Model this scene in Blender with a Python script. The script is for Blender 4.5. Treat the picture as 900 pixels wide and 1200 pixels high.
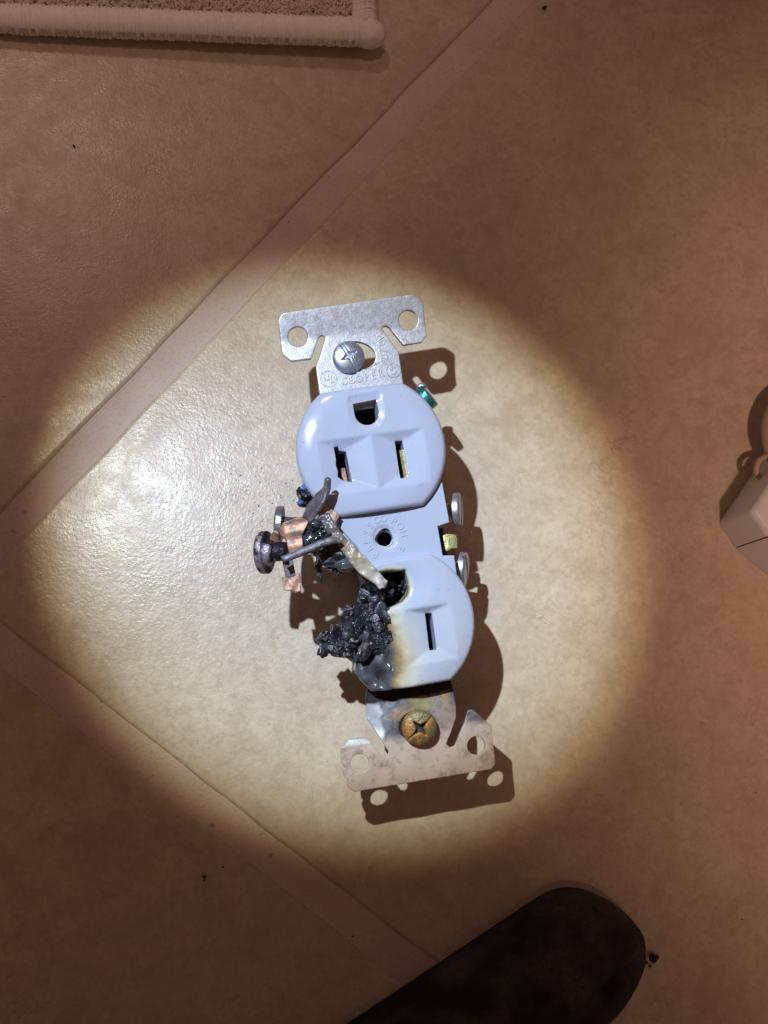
import bpy, bmesh, math, random
import numpy as np
from mathutils import Vector, Matrix, noise as mnoise
from mathutils.geometry import delaunay_2d_cdt

random.seed(7); rng = np.random.default_rng(7)
for o in list(bpy.data.objects): bpy.data.objects.remove(o)
SC = bpy.context.scene; COL = SC.collection
MM = 0.001
R = math.radians

# ------------------------------------------------------------------ camera
Fpx, TILT, DIST = 1300.0, R(13), 275.0           # focal length in photo pixels, tilt off vertical, mm to the floor
ta = np.array([.584, .812]); ta /= np.linalg.norm(ta)
kx = np.array([ta[1], -ta[0], 0.0])
def rodr(v, k, th): return v*math.cos(th) + np.cross(k, v)*math.sin(th) + k*np.dot(k, v)*(1-math.cos(th))
cF = rodr(np.array([0, 0, -1.]), kx, TILT); cR = rodr(np.array([1., 0, 0]), kx, TILT); cU = rodr(np.array([0, 1., 0]), kx, TILT)
if cF[:2] @ ta < 0:
    cF = rodr(np.array([0, 0, -1.]), kx, -TILT); cR = rodr(np.array([1., 0, 0]), kx, -TILT); cU = rodr(np.array([0, 1., 0]), kx, -TILT)
cC = -DIST*cF
cam = bpy.data.cameras.new('camera'); camo = bpy.data.objects.new('camera', cam); COL.objects.link(camo)
camo.matrix_world = Matrix([[cR[0], cU[0], -cF[0], cC[0]*MM], [cR[1], cU[1], -cF[1], cC[1]*MM], [cR[2], cU[2], -cF[2], cC[2]*MM], [0, 0, 0, 1]])
cam.sensor_width = 36; cam.lens = 36*Fpx/1200; cam.clip_start = .01; cam.clip_end = 50
SC.camera = camo
def at(px, py, z=0.0):
    """photo pixel -> point (mm) on the level z above the floor: used to read measurements off the photograph"""
    d = cF + cR*(px-450)/Fpx - cU*(py-600)/Fpx
    p = cC + d*((z-cC[2])/d[2]); return Vector((float(p[0]), float(p[1]), float(p[2])))

# ------------------------------------------------------------------ light
SC.view_settings.view_transform = 'Standard'; SC.view_settings.look = 'None'
SC.view_settings.exposure = 0; SC.view_settings.gamma = 1; SC.view_settings.use_curve_mapping = False
W = bpy.data.worlds.new('World'); SC.world = W; W.use_nodes = True
bg = W.node_tree.nodes['Background']; bg.inputs[0].default_value = (1.0, .53, .37, 1); bg.inputs[1].default_value = .112

def lamp(name, kind, loc, target, energy, color, radius, angle=None, blend=1.0):
    l = bpy.data.lights.new(name, kind); o = bpy.data.objects.new(name, l); COL.objects.link(o)
    loc = Vector(loc)*MM; target = Vector(target)*MM
    o.location = loc; o.rotation_euler = (target-loc).to_track_quat('-Z', 'Y').to_euler()
    l.energy = energy; l.color = color
    if kind == 'SPOT':
        l.shadow_soft_size = radius*MM; l.spot_size = R(angle); l.spot_blend = blend
    else:
        l.shape = 'DISK'; l.size = radius*2*MM
    return o
# hand torch held low on the left: a lens-shaped beam, cool core and yellowish rim
T_LOC, T_AIM, T_HALF = (-108, 74, 268), (-15, -2, 0), 14.4
torch = lamp('torch_beam', 'SPOT', T_LOC, T_AIM, 4.15, (1, 1, 1), 2.6, 60, 0.0)
tl = torch.data; tl.use_nodes = True; nt = tl.node_tree; N = nt.nodes; L = nt.links
em = N['Emission']; tc = N.new('ShaderNodeTexCoord'); sx = N.new('ShaderNodeSeparateXYZ'); L.new(tc.outputs['Normal'], sx.inputs[0])
def mth(op, a, b=None):
    n = N.new('ShaderNodeMath'); n.operation = op
    for i, v in enumerate((a, b)):
        if v is None: continue
        if isinstance(v, (int, float)): n.inputs[i].default_value = v
        else: L.new(v, n.inputs[i])
    return n.outputs[0]
r2 = mth('ADD', mth('POWER', mth('ABSOLUTE', sx.outputs[0]), 2), mth('POWER', mth('ABSOLUTE', sx.outputs[1]), 2))
rad = mth('DIVIDE', mth('DIVIDE', mth('SQRT', r2), mth('ABSOLUTE', sx.outputs[2])), math.tan(R(T_HALF)))
cr = N.new('ShaderNodeValToRGB'); L.new(rad, cr.inputs[0])
els = cr.color_ramp.elements
els[0].position = 0; els[0].color = (.73, .85, 1.02, 1); els[1].position = 1.0; els[1].color = (0, 0, 0, 1)
for p, c in ((.45, (.76, .885, 1.05)), (.68, (.77, .875, .93)), (.82, (.56, .59, .54)), (.905, (.27, .24, .145)), (.96, (.07, .045, .018))):
    e = els.new(p); e.color = (*c, 1)
L.new(cr.outputs[0], em.inputs[0]); far = mth('DIVIDE', sx.outputs[1], mth('MULTIPLY', mth('ABSOLUTE', sx.outputs[2]), math.tan(R(T_HALF))))
L.new(mth('ADD', .98, mth('MULTIPLY', far, .66)), em.inputs[1])        # added gain across the beam evens out the pool on the floor
# warm room lamps, cones narrowed to stand in for the torch holder's shadow
lamp('room_lamp', 'SPOT', (-330, 700, 1150), (-100, 180, 0), 6.0, (1.0, .70, .58), 50, 21, 1.0)
lamp('room_lamp', 'SPOT', (-110, 150, 1300), (-95, 212, 0), 8.2, (1.0, .64, .52), 45, 19, 1.0)
lamp('room_lamp', 'SPOT', (75, -320, 1000), (188, 0, 0), 19.0, (1.0, .59, .42), 26, 19.5, 1.0)

# ------------------------------------------------------------------ materials
def new_mat(name):
    m = bpy.data.materials.new(name); m.use_nodes = True
    return m, m.node_tree.nodes, m.node_tree.links, m.node_tree.nodes['Principled BSDF']
class NB:
    """small node builder; coordinates are object space in mm"""
    def __init__(s, name):
        s.m, s.N, s.L, s.B = new_mat(name)
        tc = s.N.new('ShaderNodeTexCoord'); mp = s.N.new('ShaderNodeMapping')
        mp.inputs['Scale'].default_value = (1000, 1000, 1000); s.L.new(tc.outputs['Object'], mp.inputs[0]); s.co = mp.outputs[0]
    def put(s, v, sock):
        if isinstance(v, (int, float)): sock.default_value = v
        elif isinstance(v, (tuple, list)): sock.default_value = (*v, 1) if len(v) == 3 and sock.type == 'RGBA' else v
        else: s.L.new(v, sock)
    def noise(s, size, detail=3, rough=.55, dist=0, co=None):
        n = s.N.new('ShaderNodeTexNoise'); s.L.new(co or s.co, n.inputs['Vector'])
        n.inputs['Scale'].default_value = 1.0/size; n.inputs['Detail'].default_value = detail
        n.inputs['Roughness'].default_value = rough; n.inputs['Distortion'].default_value = dist
        return n.outputs['Fac']
    def voro(s, size, out='Distance', feature='F1'):
        n = s.N.new('ShaderNodeTexVoronoi'); n.feature = feature; s.L.new(s.co, n.inputs['Vector']); n.inputs['Scale'].default_value = 1.0/size
        return n.outputs[out]
    def math(s, op, a, b=0.0, clamp=False):
        n = s.N.new('ShaderNodeMath'); n.operation = op; n.use_clamp = clamp; s.put(a, n.inputs[0]); s.put(b, n.inputs[1]); return n.outputs[0]
    def ramp(s, v, stops, interp='LINEAR'):
        n = s.N.new('ShaderNodeValToRGB'); s.L.new(v, n.inputs[0]); e = n.color_ramp.elements; n.color_ramp.interpolation = interp
        for i, (p, c) in enumerate(stops):
            k = e[i] if i < 2 else e.new(p)
            k.position = p; k.color = (c, c, c, 1) if isinstance(c, (int, float)) else (*c, 1)
        return n.outputs[0]
    def mix(s, f, a, b, blend='MIX'):
        n = s.N.new('ShaderNodeMix'); n.data_type = 'RGBA'; n.blend_type = blend
        s.put(f, n.inputs[0]); s.put(a, n.inputs[6]); s.put(b, n.inputs[7]); return n.outputs[2]
    def xyz(s):
        n = s.N.new('ShaderNodeSeparateXYZ'); s.L.new(s.co, n.inputs[0]); return n.outputs
    def dist(s, p, scale=(1, 1, 1)):
        a = s.N.new('ShaderNodeVectorMath'); a.operation = 'SUBTRACT'; s.L.new(s.co, a.inputs[0]); a.inputs[1].default_value = p
        b = s.N.new('ShaderNodeVectorMath'); b.operation = 'MULTIPLY'; s.L.new(a.outputs[0], b.inputs[0]); b.inputs[1].default_value = scale
        c = s.N.new('ShaderNodeVectorMath'); c.operation = 'LENGTH'; s.L.new(b.outputs[0], c.inputs[0]); return c.outputs['Value']
    def bump(s, h, dist_mm, strength=1.0, prev=None):
        n = s.N.new('ShaderNodeBump'); n.inputs['Strength'].default_value = strength; n.inputs['Distance'].default_value = dist_mm*MM
        s.L.new(h, n.inputs['Height'])
        if prev is not None: s.L.new(prev, n.inputs['Normal'])
        return n.outputs[0]
    def done(s, color, rough=.5, metal=0.0, normal=None, spec=.5, coat=0.0):
        s.put(color, s.B.inputs['Base Color']); s.put(rough, s.B.inputs['Roughness']); s.put(metal, s.B.inputs['Metallic'])
        s.B.inputs['Specular IOR Level'].default_value = spec; s.B.inputs['Coat Weight'].default_value = coat
        if normal is not None: s.L.new(normal, s.B.inputs['Normal'])
        return s.m

def tile_mat():
    b = NB('tile_glaze')
    oi = b.N.new('ShaderNodeObjectInfo'); ad = b.N.new('ShaderNodeVectorMath'); ad.operation = 'ADD'
    ml = b.N.new('ShaderNodeVectorMath'); ml.operation = 'SCALE'; ml.inputs[0].default_value = (900, 700, 300); b.L.new(oi.outputs['Random'], ml.inputs['Scale'])
    b.L.new(b.co, ad.inputs[0]); b.L.new(ml.outputs[0], ad.inputs[1]); b.co = ad.outputs[0]
    big = b.noise(38, 5, .62, .6); mid = b.noise(9, 4, .65, .9); fine = b.noise(1.3, 3, .6)
    c = b.mix(b.ramp(big, [(.34, 0), (.68, 1)]), (.50, .415, .315), (.635, .545, .43))
    c = b.mix(b.ramp(mid, [(.36, .0), (.70, .5)]), c, (.68, .59, .475))
    c = b.mix(b.ramp(b.noise(16, 6, .7, .8), [(.28, .5), (.46, 0)]), c, (.40, .305, .21))
    c = b.mix(b.ramp(b.noise(6.5, 5, .75, .6), [(.34, .55), (.50, 0)]), c, (.44, .34, .245))
    vein = b.math('ABSOLUTE', b.math('SUBTRACT', b.noise(20, 5, .7, .5), .5))
    gate = b.ramp(b.noise(17, 3), [(.56, 0), (.70, 1)])
    c = b.mix(b.math('MULTIPLY', b.ramp(vein, [(.0, .6), (.014, 0)]), gate), c, (.27, .19, .12))
    c = b.mix(b.ramp(b.noise(2.6, 3, .7), [(.36, .30), (.5, 0)]), c, (.47, .385, .285))
    c = b.mix(b.ramp(b.noise(1.9, 3, .7, .4), [(.56, 0), (.72, .4)]), c, (.72, .64, .53))
    c = b.mix(b.ramp(fine, [(.35, .32), (.55, 0)]), c, (.42, .335, .245))
    nb = b.bump(b.noise(11, 3, .5), .15, .6)
    nb = b.bump(b.noise(2.0, 3, .62, .3), .06, .75, nb)
    nb = b.bump(b.noise(.75, 2, .6), .10, .8, nb)
    rg = b.ramp(b.noise(5, 3), [(.3, .24), (.7, .38)])
    return b.done(c, rg, normal=nb, spec=.46)
M = {}
M['tile'] = tile_mat()
def simple(key, c1, c2, size, rough, metal=0.0, bump=None, spec=.5, r2=None, coat=0.0, lo=.35, hi=.65, detail=4):
    b = NB(key); n = b.noise(size, detail, .6, .3)
    c = b.mix(b.ramp(n, [(lo, 0), (hi, 1)]), c1, c2)
    nm = None
    if bump: nm = b.bump(b.noise(bump[0], 3, .6), bump[1], bump[2] if len(bump) > 2 else 1.0)
    rg = rough if r2 is None else b.ramp(b.noise(size*.7, 3), [(.3, rough), (.7, r2)])
    M[key] = b.done(c, rg, metal, nm, spec, coat); return M[key]
def grout_mat():
    b = NB('grout')
    c = b.mix(b.ramp(b.noise(14, 5, .6), [(.3, 0), (.7, 1)]), (.60, .495, .46), (.68, .57, .53))
    c = b.mix(b.ramp(b.noise(.8, 2, .6), [(.32, .3), (.48, 0)]), c, (.36, .28, .24))
    c = b.mix(b.ramp(b.noise(2.2, 2, .5), [(.70, 0), (.76, .6)]), c, (.22, .165, .13))
    nb = b.bump(b.noise(.9, 3, .65), .30, 1.0)
    return b.done(c, .85, normal=nb, spec=.2)
M['grout'] = grout_mat()
WHITE = (.415, .462, .585)
def plastic(key, scorch=False):
    b = NB(key)
    c = b.mix(b.ramp(b.noise(6, 3), [(.3, 0), (.7, 1)]), WHITE, (.395, .448, .58))
    c = b.mix(b.ramp(b.noise(.55, 2, .5), [(.71, 0), (.76, .75)]), c, (.10, .09, .09))          # soot specks
    rg = .13; nm = b.bump(b.noise(7, 2), .16, .7)
    if scorch:
        d = b.dist((-12, -25.5, 2), (1, .86, .6))
        d = b.math('ADD', d, b.math('MULTIPLY', b.math('SUBTRACT', b.noise(3.2, 6, .68), .5), 3.6))
        d2 = b.math('ADD', b.math('SUBTRACT', b.dist((-.6, -11.2, 4.5), (1, 1, .5)), 4.0), b.math('MULTIPLY', b.math('SUBTRACT', b.noise(2.0, 3, .6), .5), .9))
        d2 = b.math('ADD', b.math('MULTIPLY', d2, 5.5), 11.0)
        d = b.math('MINIMUM', d, d2)
        t = b.math('DIVIDE', d, 20.0)
        sc = b.ramp(t, [(0, (.02, .02, .022)), (.36, (.045, .046, .05)), (.43, (.12, .125, .14)), (.475, (.24, .21, .17)), (.52, (.62, .40, .17)), (.57, (.98, .72, .36)), (.64, (1.2, 1.05, .66)), (.74, (1.2, 1.16, .96)), (.90, (1, 1, 1))])
        c = b.mix(1.0, c, sc, 'MULTIPLY')
        c = b.mix(b.math('MULTIPLY', b.ramp(b.noise(.9, 3, .6), [(.60, 0), (.72, .7)]), b.ramp(t, [(.50, 1), (.62, 0)])), c, (.10, .06, .035))
        nm = b.bump(b.noise(1.6, 3, .6), .5, .5, nm) if False else nm
        rg = .14
    return b.done(c, rg, normal=nm, spec=.5)
M['plastic'] = plastic('white_plastic'); M['scorched'] = plastic('scorched_plastic', True)
def galv(key, base, rust=0):
    b = NB(key)
    sp = b.voro(1.1, 'Color'); g = b.N.new('ShaderNodeSeparateColor'); b.L.new(sp, g.inputs[0])
    c = b.mix(g.outputs[0], tuple(x*.86 for x in base), base)
    c = b.mix(b.ramp(b.noise(.7, 3, .7), [(.30, .35), (.52, 0)]), c, tuple(x*.55 for x in base))
    rg = b.ramp(b.noise(1.2, 4, .7), [(.3, .34), (.7, .48)])
    if rust:
        x, y, z = b.xyz()
        low = b.ramp(b.math('DIVIDE', b.math('ADD', b.math('MULTIPLY', y, -1.0), b.math('MULTIPLY', b.noise(5, 3), 6.0)), 100.0), [(.0, 0), (.1, 1)])
        hz = b.mix(b.ramp(b.noise(2.4, 5, .72, .5), [(.34, 0), (.66, 1)]), (.07, .075, .11), (.27, .28, .33))
        hz = b.mix(b.ramp(b.noise(.6, 3, .7), [(.56, 0), (.70, .6)]), hz, (.46, .47, .52))
        jig = b.math('MULTIPLY', b.math('SUBTRACT', b.noise(2.2, 4, .65), .5), 3.2)
        hz = b.mix(b.ramp(b.math('DIVIDE', b.math('ADD', b.dist((2.6, -38.2, -1)), jig), 6.0), [(.28, .8), (.62, 0)]), hz, (.44, .41, .18))
        hz = b.mix(b.ramp(b.math('DIVIDE', b.math('ADD', b.dist((8.4, -38.0, -1), (2.2, .55, 1)), jig), 5.0), [(.25, .85), (.60, 0)]), hz, (.46, .31, .14))
        hz = b.mix(b.ramp(b.math('DIVIDE', b.math('ADD', b.dist((8.2, -43.5, -1), (1, .8, 1)), jig), 7.0), [(.35, .9), (.75, 0)]), hz, (.52, .43, .40))
        hz = b.mix(b.ramp(b.math('DIVIDE', b.math('ADD', b.dist((-2.2, -39.6, -1), (.6, 1.3, 1)), jig), 4.0), [(.25, .8), (.62, 0)]), hz, (.52, .36, .24))
        edge = b.ramp(b.math('DIVIDE', b.math('ADD', y, b.math('ADD', 52.0, b.math('MULTIPLY', b.noise(4, 3), 5.0))), 20.0), [(.44, 0), (.56, 1)])
        burnt = b.mix(edge, b.mix(b.noise(5, 4, .6), (.52, .435, .405), (.68, .58, .55)), hz)                           # pinkish brown ears, heat-tinted neck
        burnt = b.mix(b.ramp(b.noise(2.6, 5, .72), [(.34, .7), (.50, 0)]), burnt, (.27, .20, .17))
        lf = b.ramp(b.math('ADD', b.math('DIVIDE', b.math('ADD', x, 8.0), 6.0), b.math('MULTIPLY', b.noise(2, 3), .3)), [(.32, 1), (.42, 0)])
        keep = b.math('MULTIPLY', lf, b.ramp(b.math('DIVIDE', b.math('ADD', y, 60.0), 30.0), [(.50, 0), (.56, 1)]))
        burnt = b.mix(keep, burnt, (.62, .67, .78))
        gap_shade = b.ramp(b.math('ADD', b.math('DIVIDE', b.math('ADD', y, 38.0), 6.0), b.math('MULTIPLY', b.noise(1.6, 3), .3)), [(.36, 0), (.48, 1)])  # shade of the gap below the socket face, painted black on the neck
        burnt = b.mix(b.math('MULTIPLY', gap_shade, .96), burnt, (.008, .008, .01))
        c = b.mix(low, c, burnt)
        rg = b.mix(low, rg, b.ramp(b.noise(1.6, 4, .7), [(.3, .42), (.7, .62)]))
    nm = b.bump(b.noise(.45, 3, .6), .05, .7)
    nm = b.bump(b.noise(3.0, 3, .6), .07, .6, nm)
    mt = .8
    if rust: mt = b.mix(low, (.75, .75, .75), b.mix(edge, (0, 0, 0), (.6, .6, .6)))
    return b.done(c, rg, mt, nm)
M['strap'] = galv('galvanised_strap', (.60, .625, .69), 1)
M['zinc'] = galv('zinc_screw', (.46, .50, .60))
simple('brass', (.62, .48, .22), (.45, .42, .20), 2.5, .32, .9, (.6, .06))
simple('brass_tab', (.62, .60, .26), (.42, .44, .22), 2, .42, .6, (.8, .2))
def heat_mat():
    b = NB('heat_screw'); x, y, z = b.xyz()
    c = b.mix(b.ramp(b.noise(2.8, 4, .6, .3), [(.44, 0), (.55, 1)]), (.50, .24, .075), (.19, .18, .095))
    c = b.mix(b.ramp(b.noise(.8, 3, .7), [(.30, .8), (.45, 0)]), c, (.06, .05, .04))
    r = b.math('SQRT', b.math('ADD', b.math('MULTIPLY', x, x), b.math('MULTIPLY', y, y)))
    pit = b.math('MULTIPLY', b.ramp(b.math('DIVIDE', r, 4.0), [(.44, 1), (.56, 0)]), b.ramp(b.math('DIVIDE', z, 2.0), [(.35, 1), (.66, 0)]))
    c = b.mix(pit, c, (.045, .05, .045))
    M['heat_screw'] = b.done(c, .45, .35, b.bump(b.noise(.6, 3, .6), .2, 1.0))
heat_mat()
simple('burnt_steel', (.34, .33, .36), (.15, .14, .17), 2.2, .36, .7, (.7, .15))
simple('purple_steel', (.36, .33, .38), (.03, .025, .04), 2.8, .40, .6, (.5, .2), lo=.46, hi=.56)
simple('grey_ash', (.21, .21, .25), (.12, .115, .13), 2.0, .5, .35, (.8, .25))
simple('copper', (.44, .235, .15), (.15, .115, .10), 2.2, .48, .45, (.6, .12), lo=.44, hi=.60)
simple('copper_tip', (.62, .42, .34), (.50, .27, .18), 1.2, .5, .35, (.5, .3))
def char_mat():
    b = NB('char')
    c = b.mix(b.ramp(b.noise(1.0, 4, .6, .3), [(.42, 0), (.68, 1)]), (.007, .009, .013), (.030, .038, .060))
    c = b.mix(b.ramp(b.noise(3.5, 4, .6), [(.48, 0), (.62, .8)]), c, (.006, .006, .007))
    c = b.mix(b.ramp(b.noise(2.2, 4, .6, .8), [(.62, 0), (.74, .8)]), c, (.075, .088, .12))
    rg = b.ramp(b.noise(3.0, 4, .6), [(.38, .12), (.62, .62)])
    M['char'] = b.done(c, rg, 0, b.bump(b.noise(.4, 3, .6), .16, 1.0), .8)
char_mat()
simple('glass_char', (.006, .006, .008), (.05, .055, .065), 2.2, .12, 0, (.9, .12), spec=.7)
simple('melt', (.020, .022, .030), (.115, .125, .155), 5.0, .14, 0, (3.2, .25), spec=.6, lo=.36, hi=.68, detail=3)
simple('dark_inside', (.006, .006, .010), (.012, .012, .018), 2, .5, 0)
simple('green_screw', (.015, .12, .13), (.08, .30, .30), 1.6, .3, .6, (.5, .1))
simple('blue_chip', (.10, .22, .48), (.008, .008, .012), 2.6, .25, .3, (.6, .2), lo=.38, hi=.46)
def strip_mat():
    b = NB('burnt_strip'); x, y, z = b.xyz()
    t = b.math('ADD', b.math('DIVIDE', b.math('SUBTRACT', 7.0, y), 18.0), b.math('MULTIPLY', b.math('SUBTRACT', b.noise(2, 3), .5), .22))
    c = b.ramp(t, [(0, (.07, .075, .085)), (.22, (.13, .12, .11)), (.42, (.25, .20, .15)), (.62, (.33, .28, .21)), (.80, (.44, .41, .33)), (1, (.52, .51, .46))])
    c = b.mix(b.ramp(b.noise(1.3, 4, .7), [(.58, 0), (.74, .7)]), c, (.16, .12, .08))
    return b.done(c, .33, normal=b.bump(b.noise(1.8, 3), .35, .8))
M['strip'] = strip_mat()
def shoe_mat():
    b = NB('black_suede')
    c = b.mix(b.ramp(b.noise(13, 4), [(.3, 0), (.7, 1)]), (.010, .0095, .0105), (.026, .0245, .026))
    lint = b.math('MULTIPLY', b.ramp(b.noise(.8, 5, .75), [(.34, .25), (.72, 1)]), b.ramp(b.noise(15, 4, .6), [(.44, .04), (.64, .85)]))
    c = b.mix(lint, c, (.12, .112, .115))
    nm = b.bump(b.noise(.7, 3, .6), .22, .8)
    return b.done(c, .85, normal=nm, spec=.15)
M['shoe'] = shoe_mat()
simple('yarn', (.86, .81, .79), (.93, .89, .88), 1.4, .7, 0, None, spec=.25)
simple('pile', (.66, .56, .50), (.78, .68, .62), 5, .9, 0, (.6, .3), spec=.1)
simple('adapter', (.80, .83, .90), (.84, .87, .93), 9, .42, 0, (.9, .04))
simple('cord', (.50, .40, .31), (.42, .33, .25), 6, .55, 0, (.5, .1))
simple('crumb', (.006, .005, .005), (.03, .026, .024), 1.0, .35, 0, (.4, .2))
simple('soot', (.10, .07, .05), (.03, .02, .015), 1.0, .8, 0)

# ------------------------------------------------------------------ mesh helpers (all in mm)
def mesh_obj(name, verts, faces, mat, parent=None, smooth=True, mats=None):
    me = bpy.data.meshes.new(name); me.from_pydata([tuple(float(c)*MM for c in v) for v in verts], [], [tuple(int(i) for i in f) for f in faces])
    me.materials.append(mat)
    if smooth: me.polygons.foreach_set('use_smooth', [True]*len(me.polygons))
    me.update(); o = bpy.data.objects.new(name, me); COL.objects.link(o)
    if parent is not None: o.parent = parent
    return o
def resample(poly, step):
    out = []; n = len(poly)
    for i in range(n):
        a = np.array(poly[i], float); b = np.array(poly[(i+1) % n], float); k = max(1, int(math.ceil(np.linalg.norm(b-a)/step)))
        for j in range(k): out.append(a+(b-a)*j/k)
    return np.array(out)
def rounded(poly, r, seg=6):
    """fillet every corner; r is one radius or a list"""
    n = len(poly); out = []
    for i in range(n):
        p = np.array(poly[i], float); a = np.array(poly[i-1], float)-p; b = np.array(poly[(i+1) % n], float)-p
        la, lb = np.linalg.norm(a), np.linalg.norm(b); a /= la; b /= lb
        rr = r[i] if isinstance(r, (list, tuple)) else r
        ang = math.acos(max(-1, min(1, float(a@b))))
        if rr <= 0 or ang > 3.05: out.append(p); continue
        t = min(rr/math.tan(ang/2), la*.48, lb*.48); rr = t*math.tan(ang/2)
        c = p+(a+b)/np.linalg.norm(a+b)*(rr/math.sin(ang/2)); s0 = p+a*t-c; s1 = p+b*t-c
        for k in range(seg+1):
            v = s0*(1-k/seg)+s1*(k/seg); out.append(c+v/np.linalg.norm(v)*rr)
    return out
def area2(p): p = np.asarray(p); q = np.roll(p, -1, 0); return float((p[:, 0]*q[:, 1]-q[:, 0]*p[:, 1]).sum())
def inside(P, poly):
    x, y = P[:, 0], P[:, 1]; c = np.zeros(len(P), bool); q = np.roll(poly, -1, 0)
    for (x0, y0), (x1, y1) in zip(poly, q):
        if y0 == y1: continue
        m = ((y0 > y) != (y1 > y)) & (x < (x1-x0)*(y-y0)/(y1-y0)+x0); c ^= m
    return c
def dist_to(P, poly):
    d = np.full(len(P), 1e9); q = np.roll(poly, -1, 0)
    for a, b in zip(poly, q):
        ab = b-a; l2 = ab@ab
        if l2 < 1e-12: continue
        t = np.clip(((P-a)@ab)/l2, 0, 1); d = np.minimum(d, np.linalg.norm(P-a-t[:, None]*ab, axis=1))
    return d
def circle(cx, cy, r, n=32): return [(cx+r*math.cos(2*math.pi*i/n), cy+r*math.sin(2*math.pi*i/n)) for i in range(n)]
def plate(outline, holes=(), top=0.0, bottom=-1.0, grid=.5, rim=0.0, hole_rim=None, step=None, jitter=0.0):
    """sheet with holes; top / bottom are numbers or functions (x, y) -> z arrays; edge rounded over `rim` mm"""
    step = step or grid; hole_rim = rim if hole_rim is None else hole_rim
    loops = [resample(outline, step)]
    if area2(loops[0]) < 0: loops[0] = loops[0][::-1]
    for h in holes:
        l = resample(h, step)
        if area2(l) > 0: l = l[::-1]
        loops.append(l)
    P = [l for l in loops]; E = []; k = 0
    for l in loops:
        n = len(l); E += [(k+i, k+(i+1) % n) for i in range(n)]; k += n
    extra = []
    for li, l in enumerate(loops):                       # offset rows that carry the rounded edge
        rr = rim if li == 0 else hole_rim
        if rr > 0:
            tn = np.roll(l, -1, 0)-np.roll(l, 1, 0); tn /= np.linalg.norm(tn, axis=1)[:, None]+1e-9; nn = np.stack([-tn[:, 1], tn[:, 0]], 1)
            for fr in (.12, .4, .75, 1.1): extra.append((l+nn*rr*fr, rr*fr))
    lo = loops[0].min(0); hi = loops[0].max(0)
    gx, gy = np.meshgrid(np.arange(lo[0], hi[0], grid), np.arange(lo[1], hi[1], grid)); G = np.stack([gx.ravel(), gy.ravel()], 1)
    G[::2] += 1e-3
    if jitter: G += rng.normal(0, jitter, G.shape)
    def ok(Q, dmin):
        m = inside(Q, loops[0])
        for h in loops[1:]: m &= ~inside(Q, h)
        Q = Q[m]; d = np.full(len(Q), 1e9)
        for l in loops: d = np.minimum(d, dist_to(Q, l))
        return Q[d > dmin]
    keep = [ok(G, max(grid*.45, (max(rim, hole_rim)*1.2 if rim else 0)))]
    for Q, d in extra: keep.append(ok(Q, d*.93))
    V2 = np.concatenate(P+[q for q in keep if len(q)])
    res = delaunay_2d_cdt([Vector(v) for v in V2], E, [], 0, 1e-6)
    VV = np.array([tuple(v) for v in res[0]]); T = np.array([tuple(f) for f in res[2]])
    cen = VV[T].mean(1); m = inside(cen, loops[0])
    for h in loops[1:]: m &= ~inside(cen, h)
    T = T[m]
    a, b, c = VV[T[:, 0]], VV[T[:, 1]], VV[T[:, 2]]
    flip = ((b-a)[:, 0]*(c-a)[:, 1]-(b-a)[:, 1]*(c-a)[:, 0]) < 0; T[flip] = T[flip][:, ::-1]
    fz = lambda f, Q: np.full(len(Q), float(f)) if isinstance(f, (int, float)) else np.asarray(f(Q[:, 0], Q[:, 1]), float)
    def drop(Q):
        out = np.zeros(len(Q))
        for li, l in enumerate(loops):
            rr = rim if li == 0 else hole_rim
            if rr > 0:
                d = np.clip(dist_to(Q, l), 0, rr); out = np.maximum(out, rr-np.sqrt(np.maximum(rr*rr-(rr-d)**2, 0)))
        return out
    zt = fz(top, VV)-drop(VV); n = len(VV)
    verts = [np.column_stack([VV, zt])]; faces = [tuple(t) for t in T]
    zb = fz(bottom, VV); verts.append(np.column_stack([VV, zb])); faces += [tuple(x+n for x in t[::-1]) for t in T]
    k = 2*n
    for l in loops:
        m = len(l); A = np.column_stack([l, fz(top, l)-drop(l)]); B = np.column_stack([l, fz(bottom, l)])
        verts += [A, B]
        for i in range(m):
            j = (i+1) % m; faces.append((k+i, k+m+i, k+m+j, k+j))
        k += 2*m
    return np.concatenate(verts), faces
def join(parts):
    V = []; Fc = []; k = 0
    for v, f in parts:
        V.append(np.asarray(v, float)); Fc += [tuple(i+k for i in q) for q in f]; k += len(v)
    return np.concatenate(V), Fc
def sweep(pts, rad, seg=12, cap=True, squash=None, wob=0.0):
    """tube of varying radius; squash=(w factor, thickness factor, up vector) turns it into a band"""
    pts = [Vector(p) for p in pts]; V = []; Fc = []
    up0 = Vector(squash[2]) if squash else Vector((0, 0, 1))
    for i, p in enumerate(pts):
        t = (pts[min(i+1, len(pts)-1)]-pts[max(i-1, 0)]).normalized()
        s = t.cross(up0)
        if s.length < 1e-3: s = t.cross(Vector((0, 1, 0)))
        s.normalize(); u = s.cross(t)
        r = rad[i] if hasattr(rad, '__len__') else rad
        for k in range(seg):
            a = 2*math.pi*k/seg; ca, sa = math.cos(a), math.sin(a)
            if squash:
                pw = lambda q: math.copysign(abs(q)**.55, q)
                q = p+s*(pw(ca)*r)+u*(pw(sa)*squash[1])
            else: q = p+(s*ca+u*sa)*r
            if wob: q += mnoise.noise_vector(q*.9)*wob
            V.append(tuple(q))
    for i in range(len(pts)-1):
        for k in range(seg):
            Fc.append((i*seg+k, i*seg+(k+1) % seg, (i+1)*seg+(k+1) % seg, (i+1)*seg+k))
    if cap: Fc.append(tuple(range(seg-1, -1, -1))); Fc.append(tuple((len(pts)-1)*seg+k for k in range(seg)))
    return np.array(V), Fc
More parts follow.
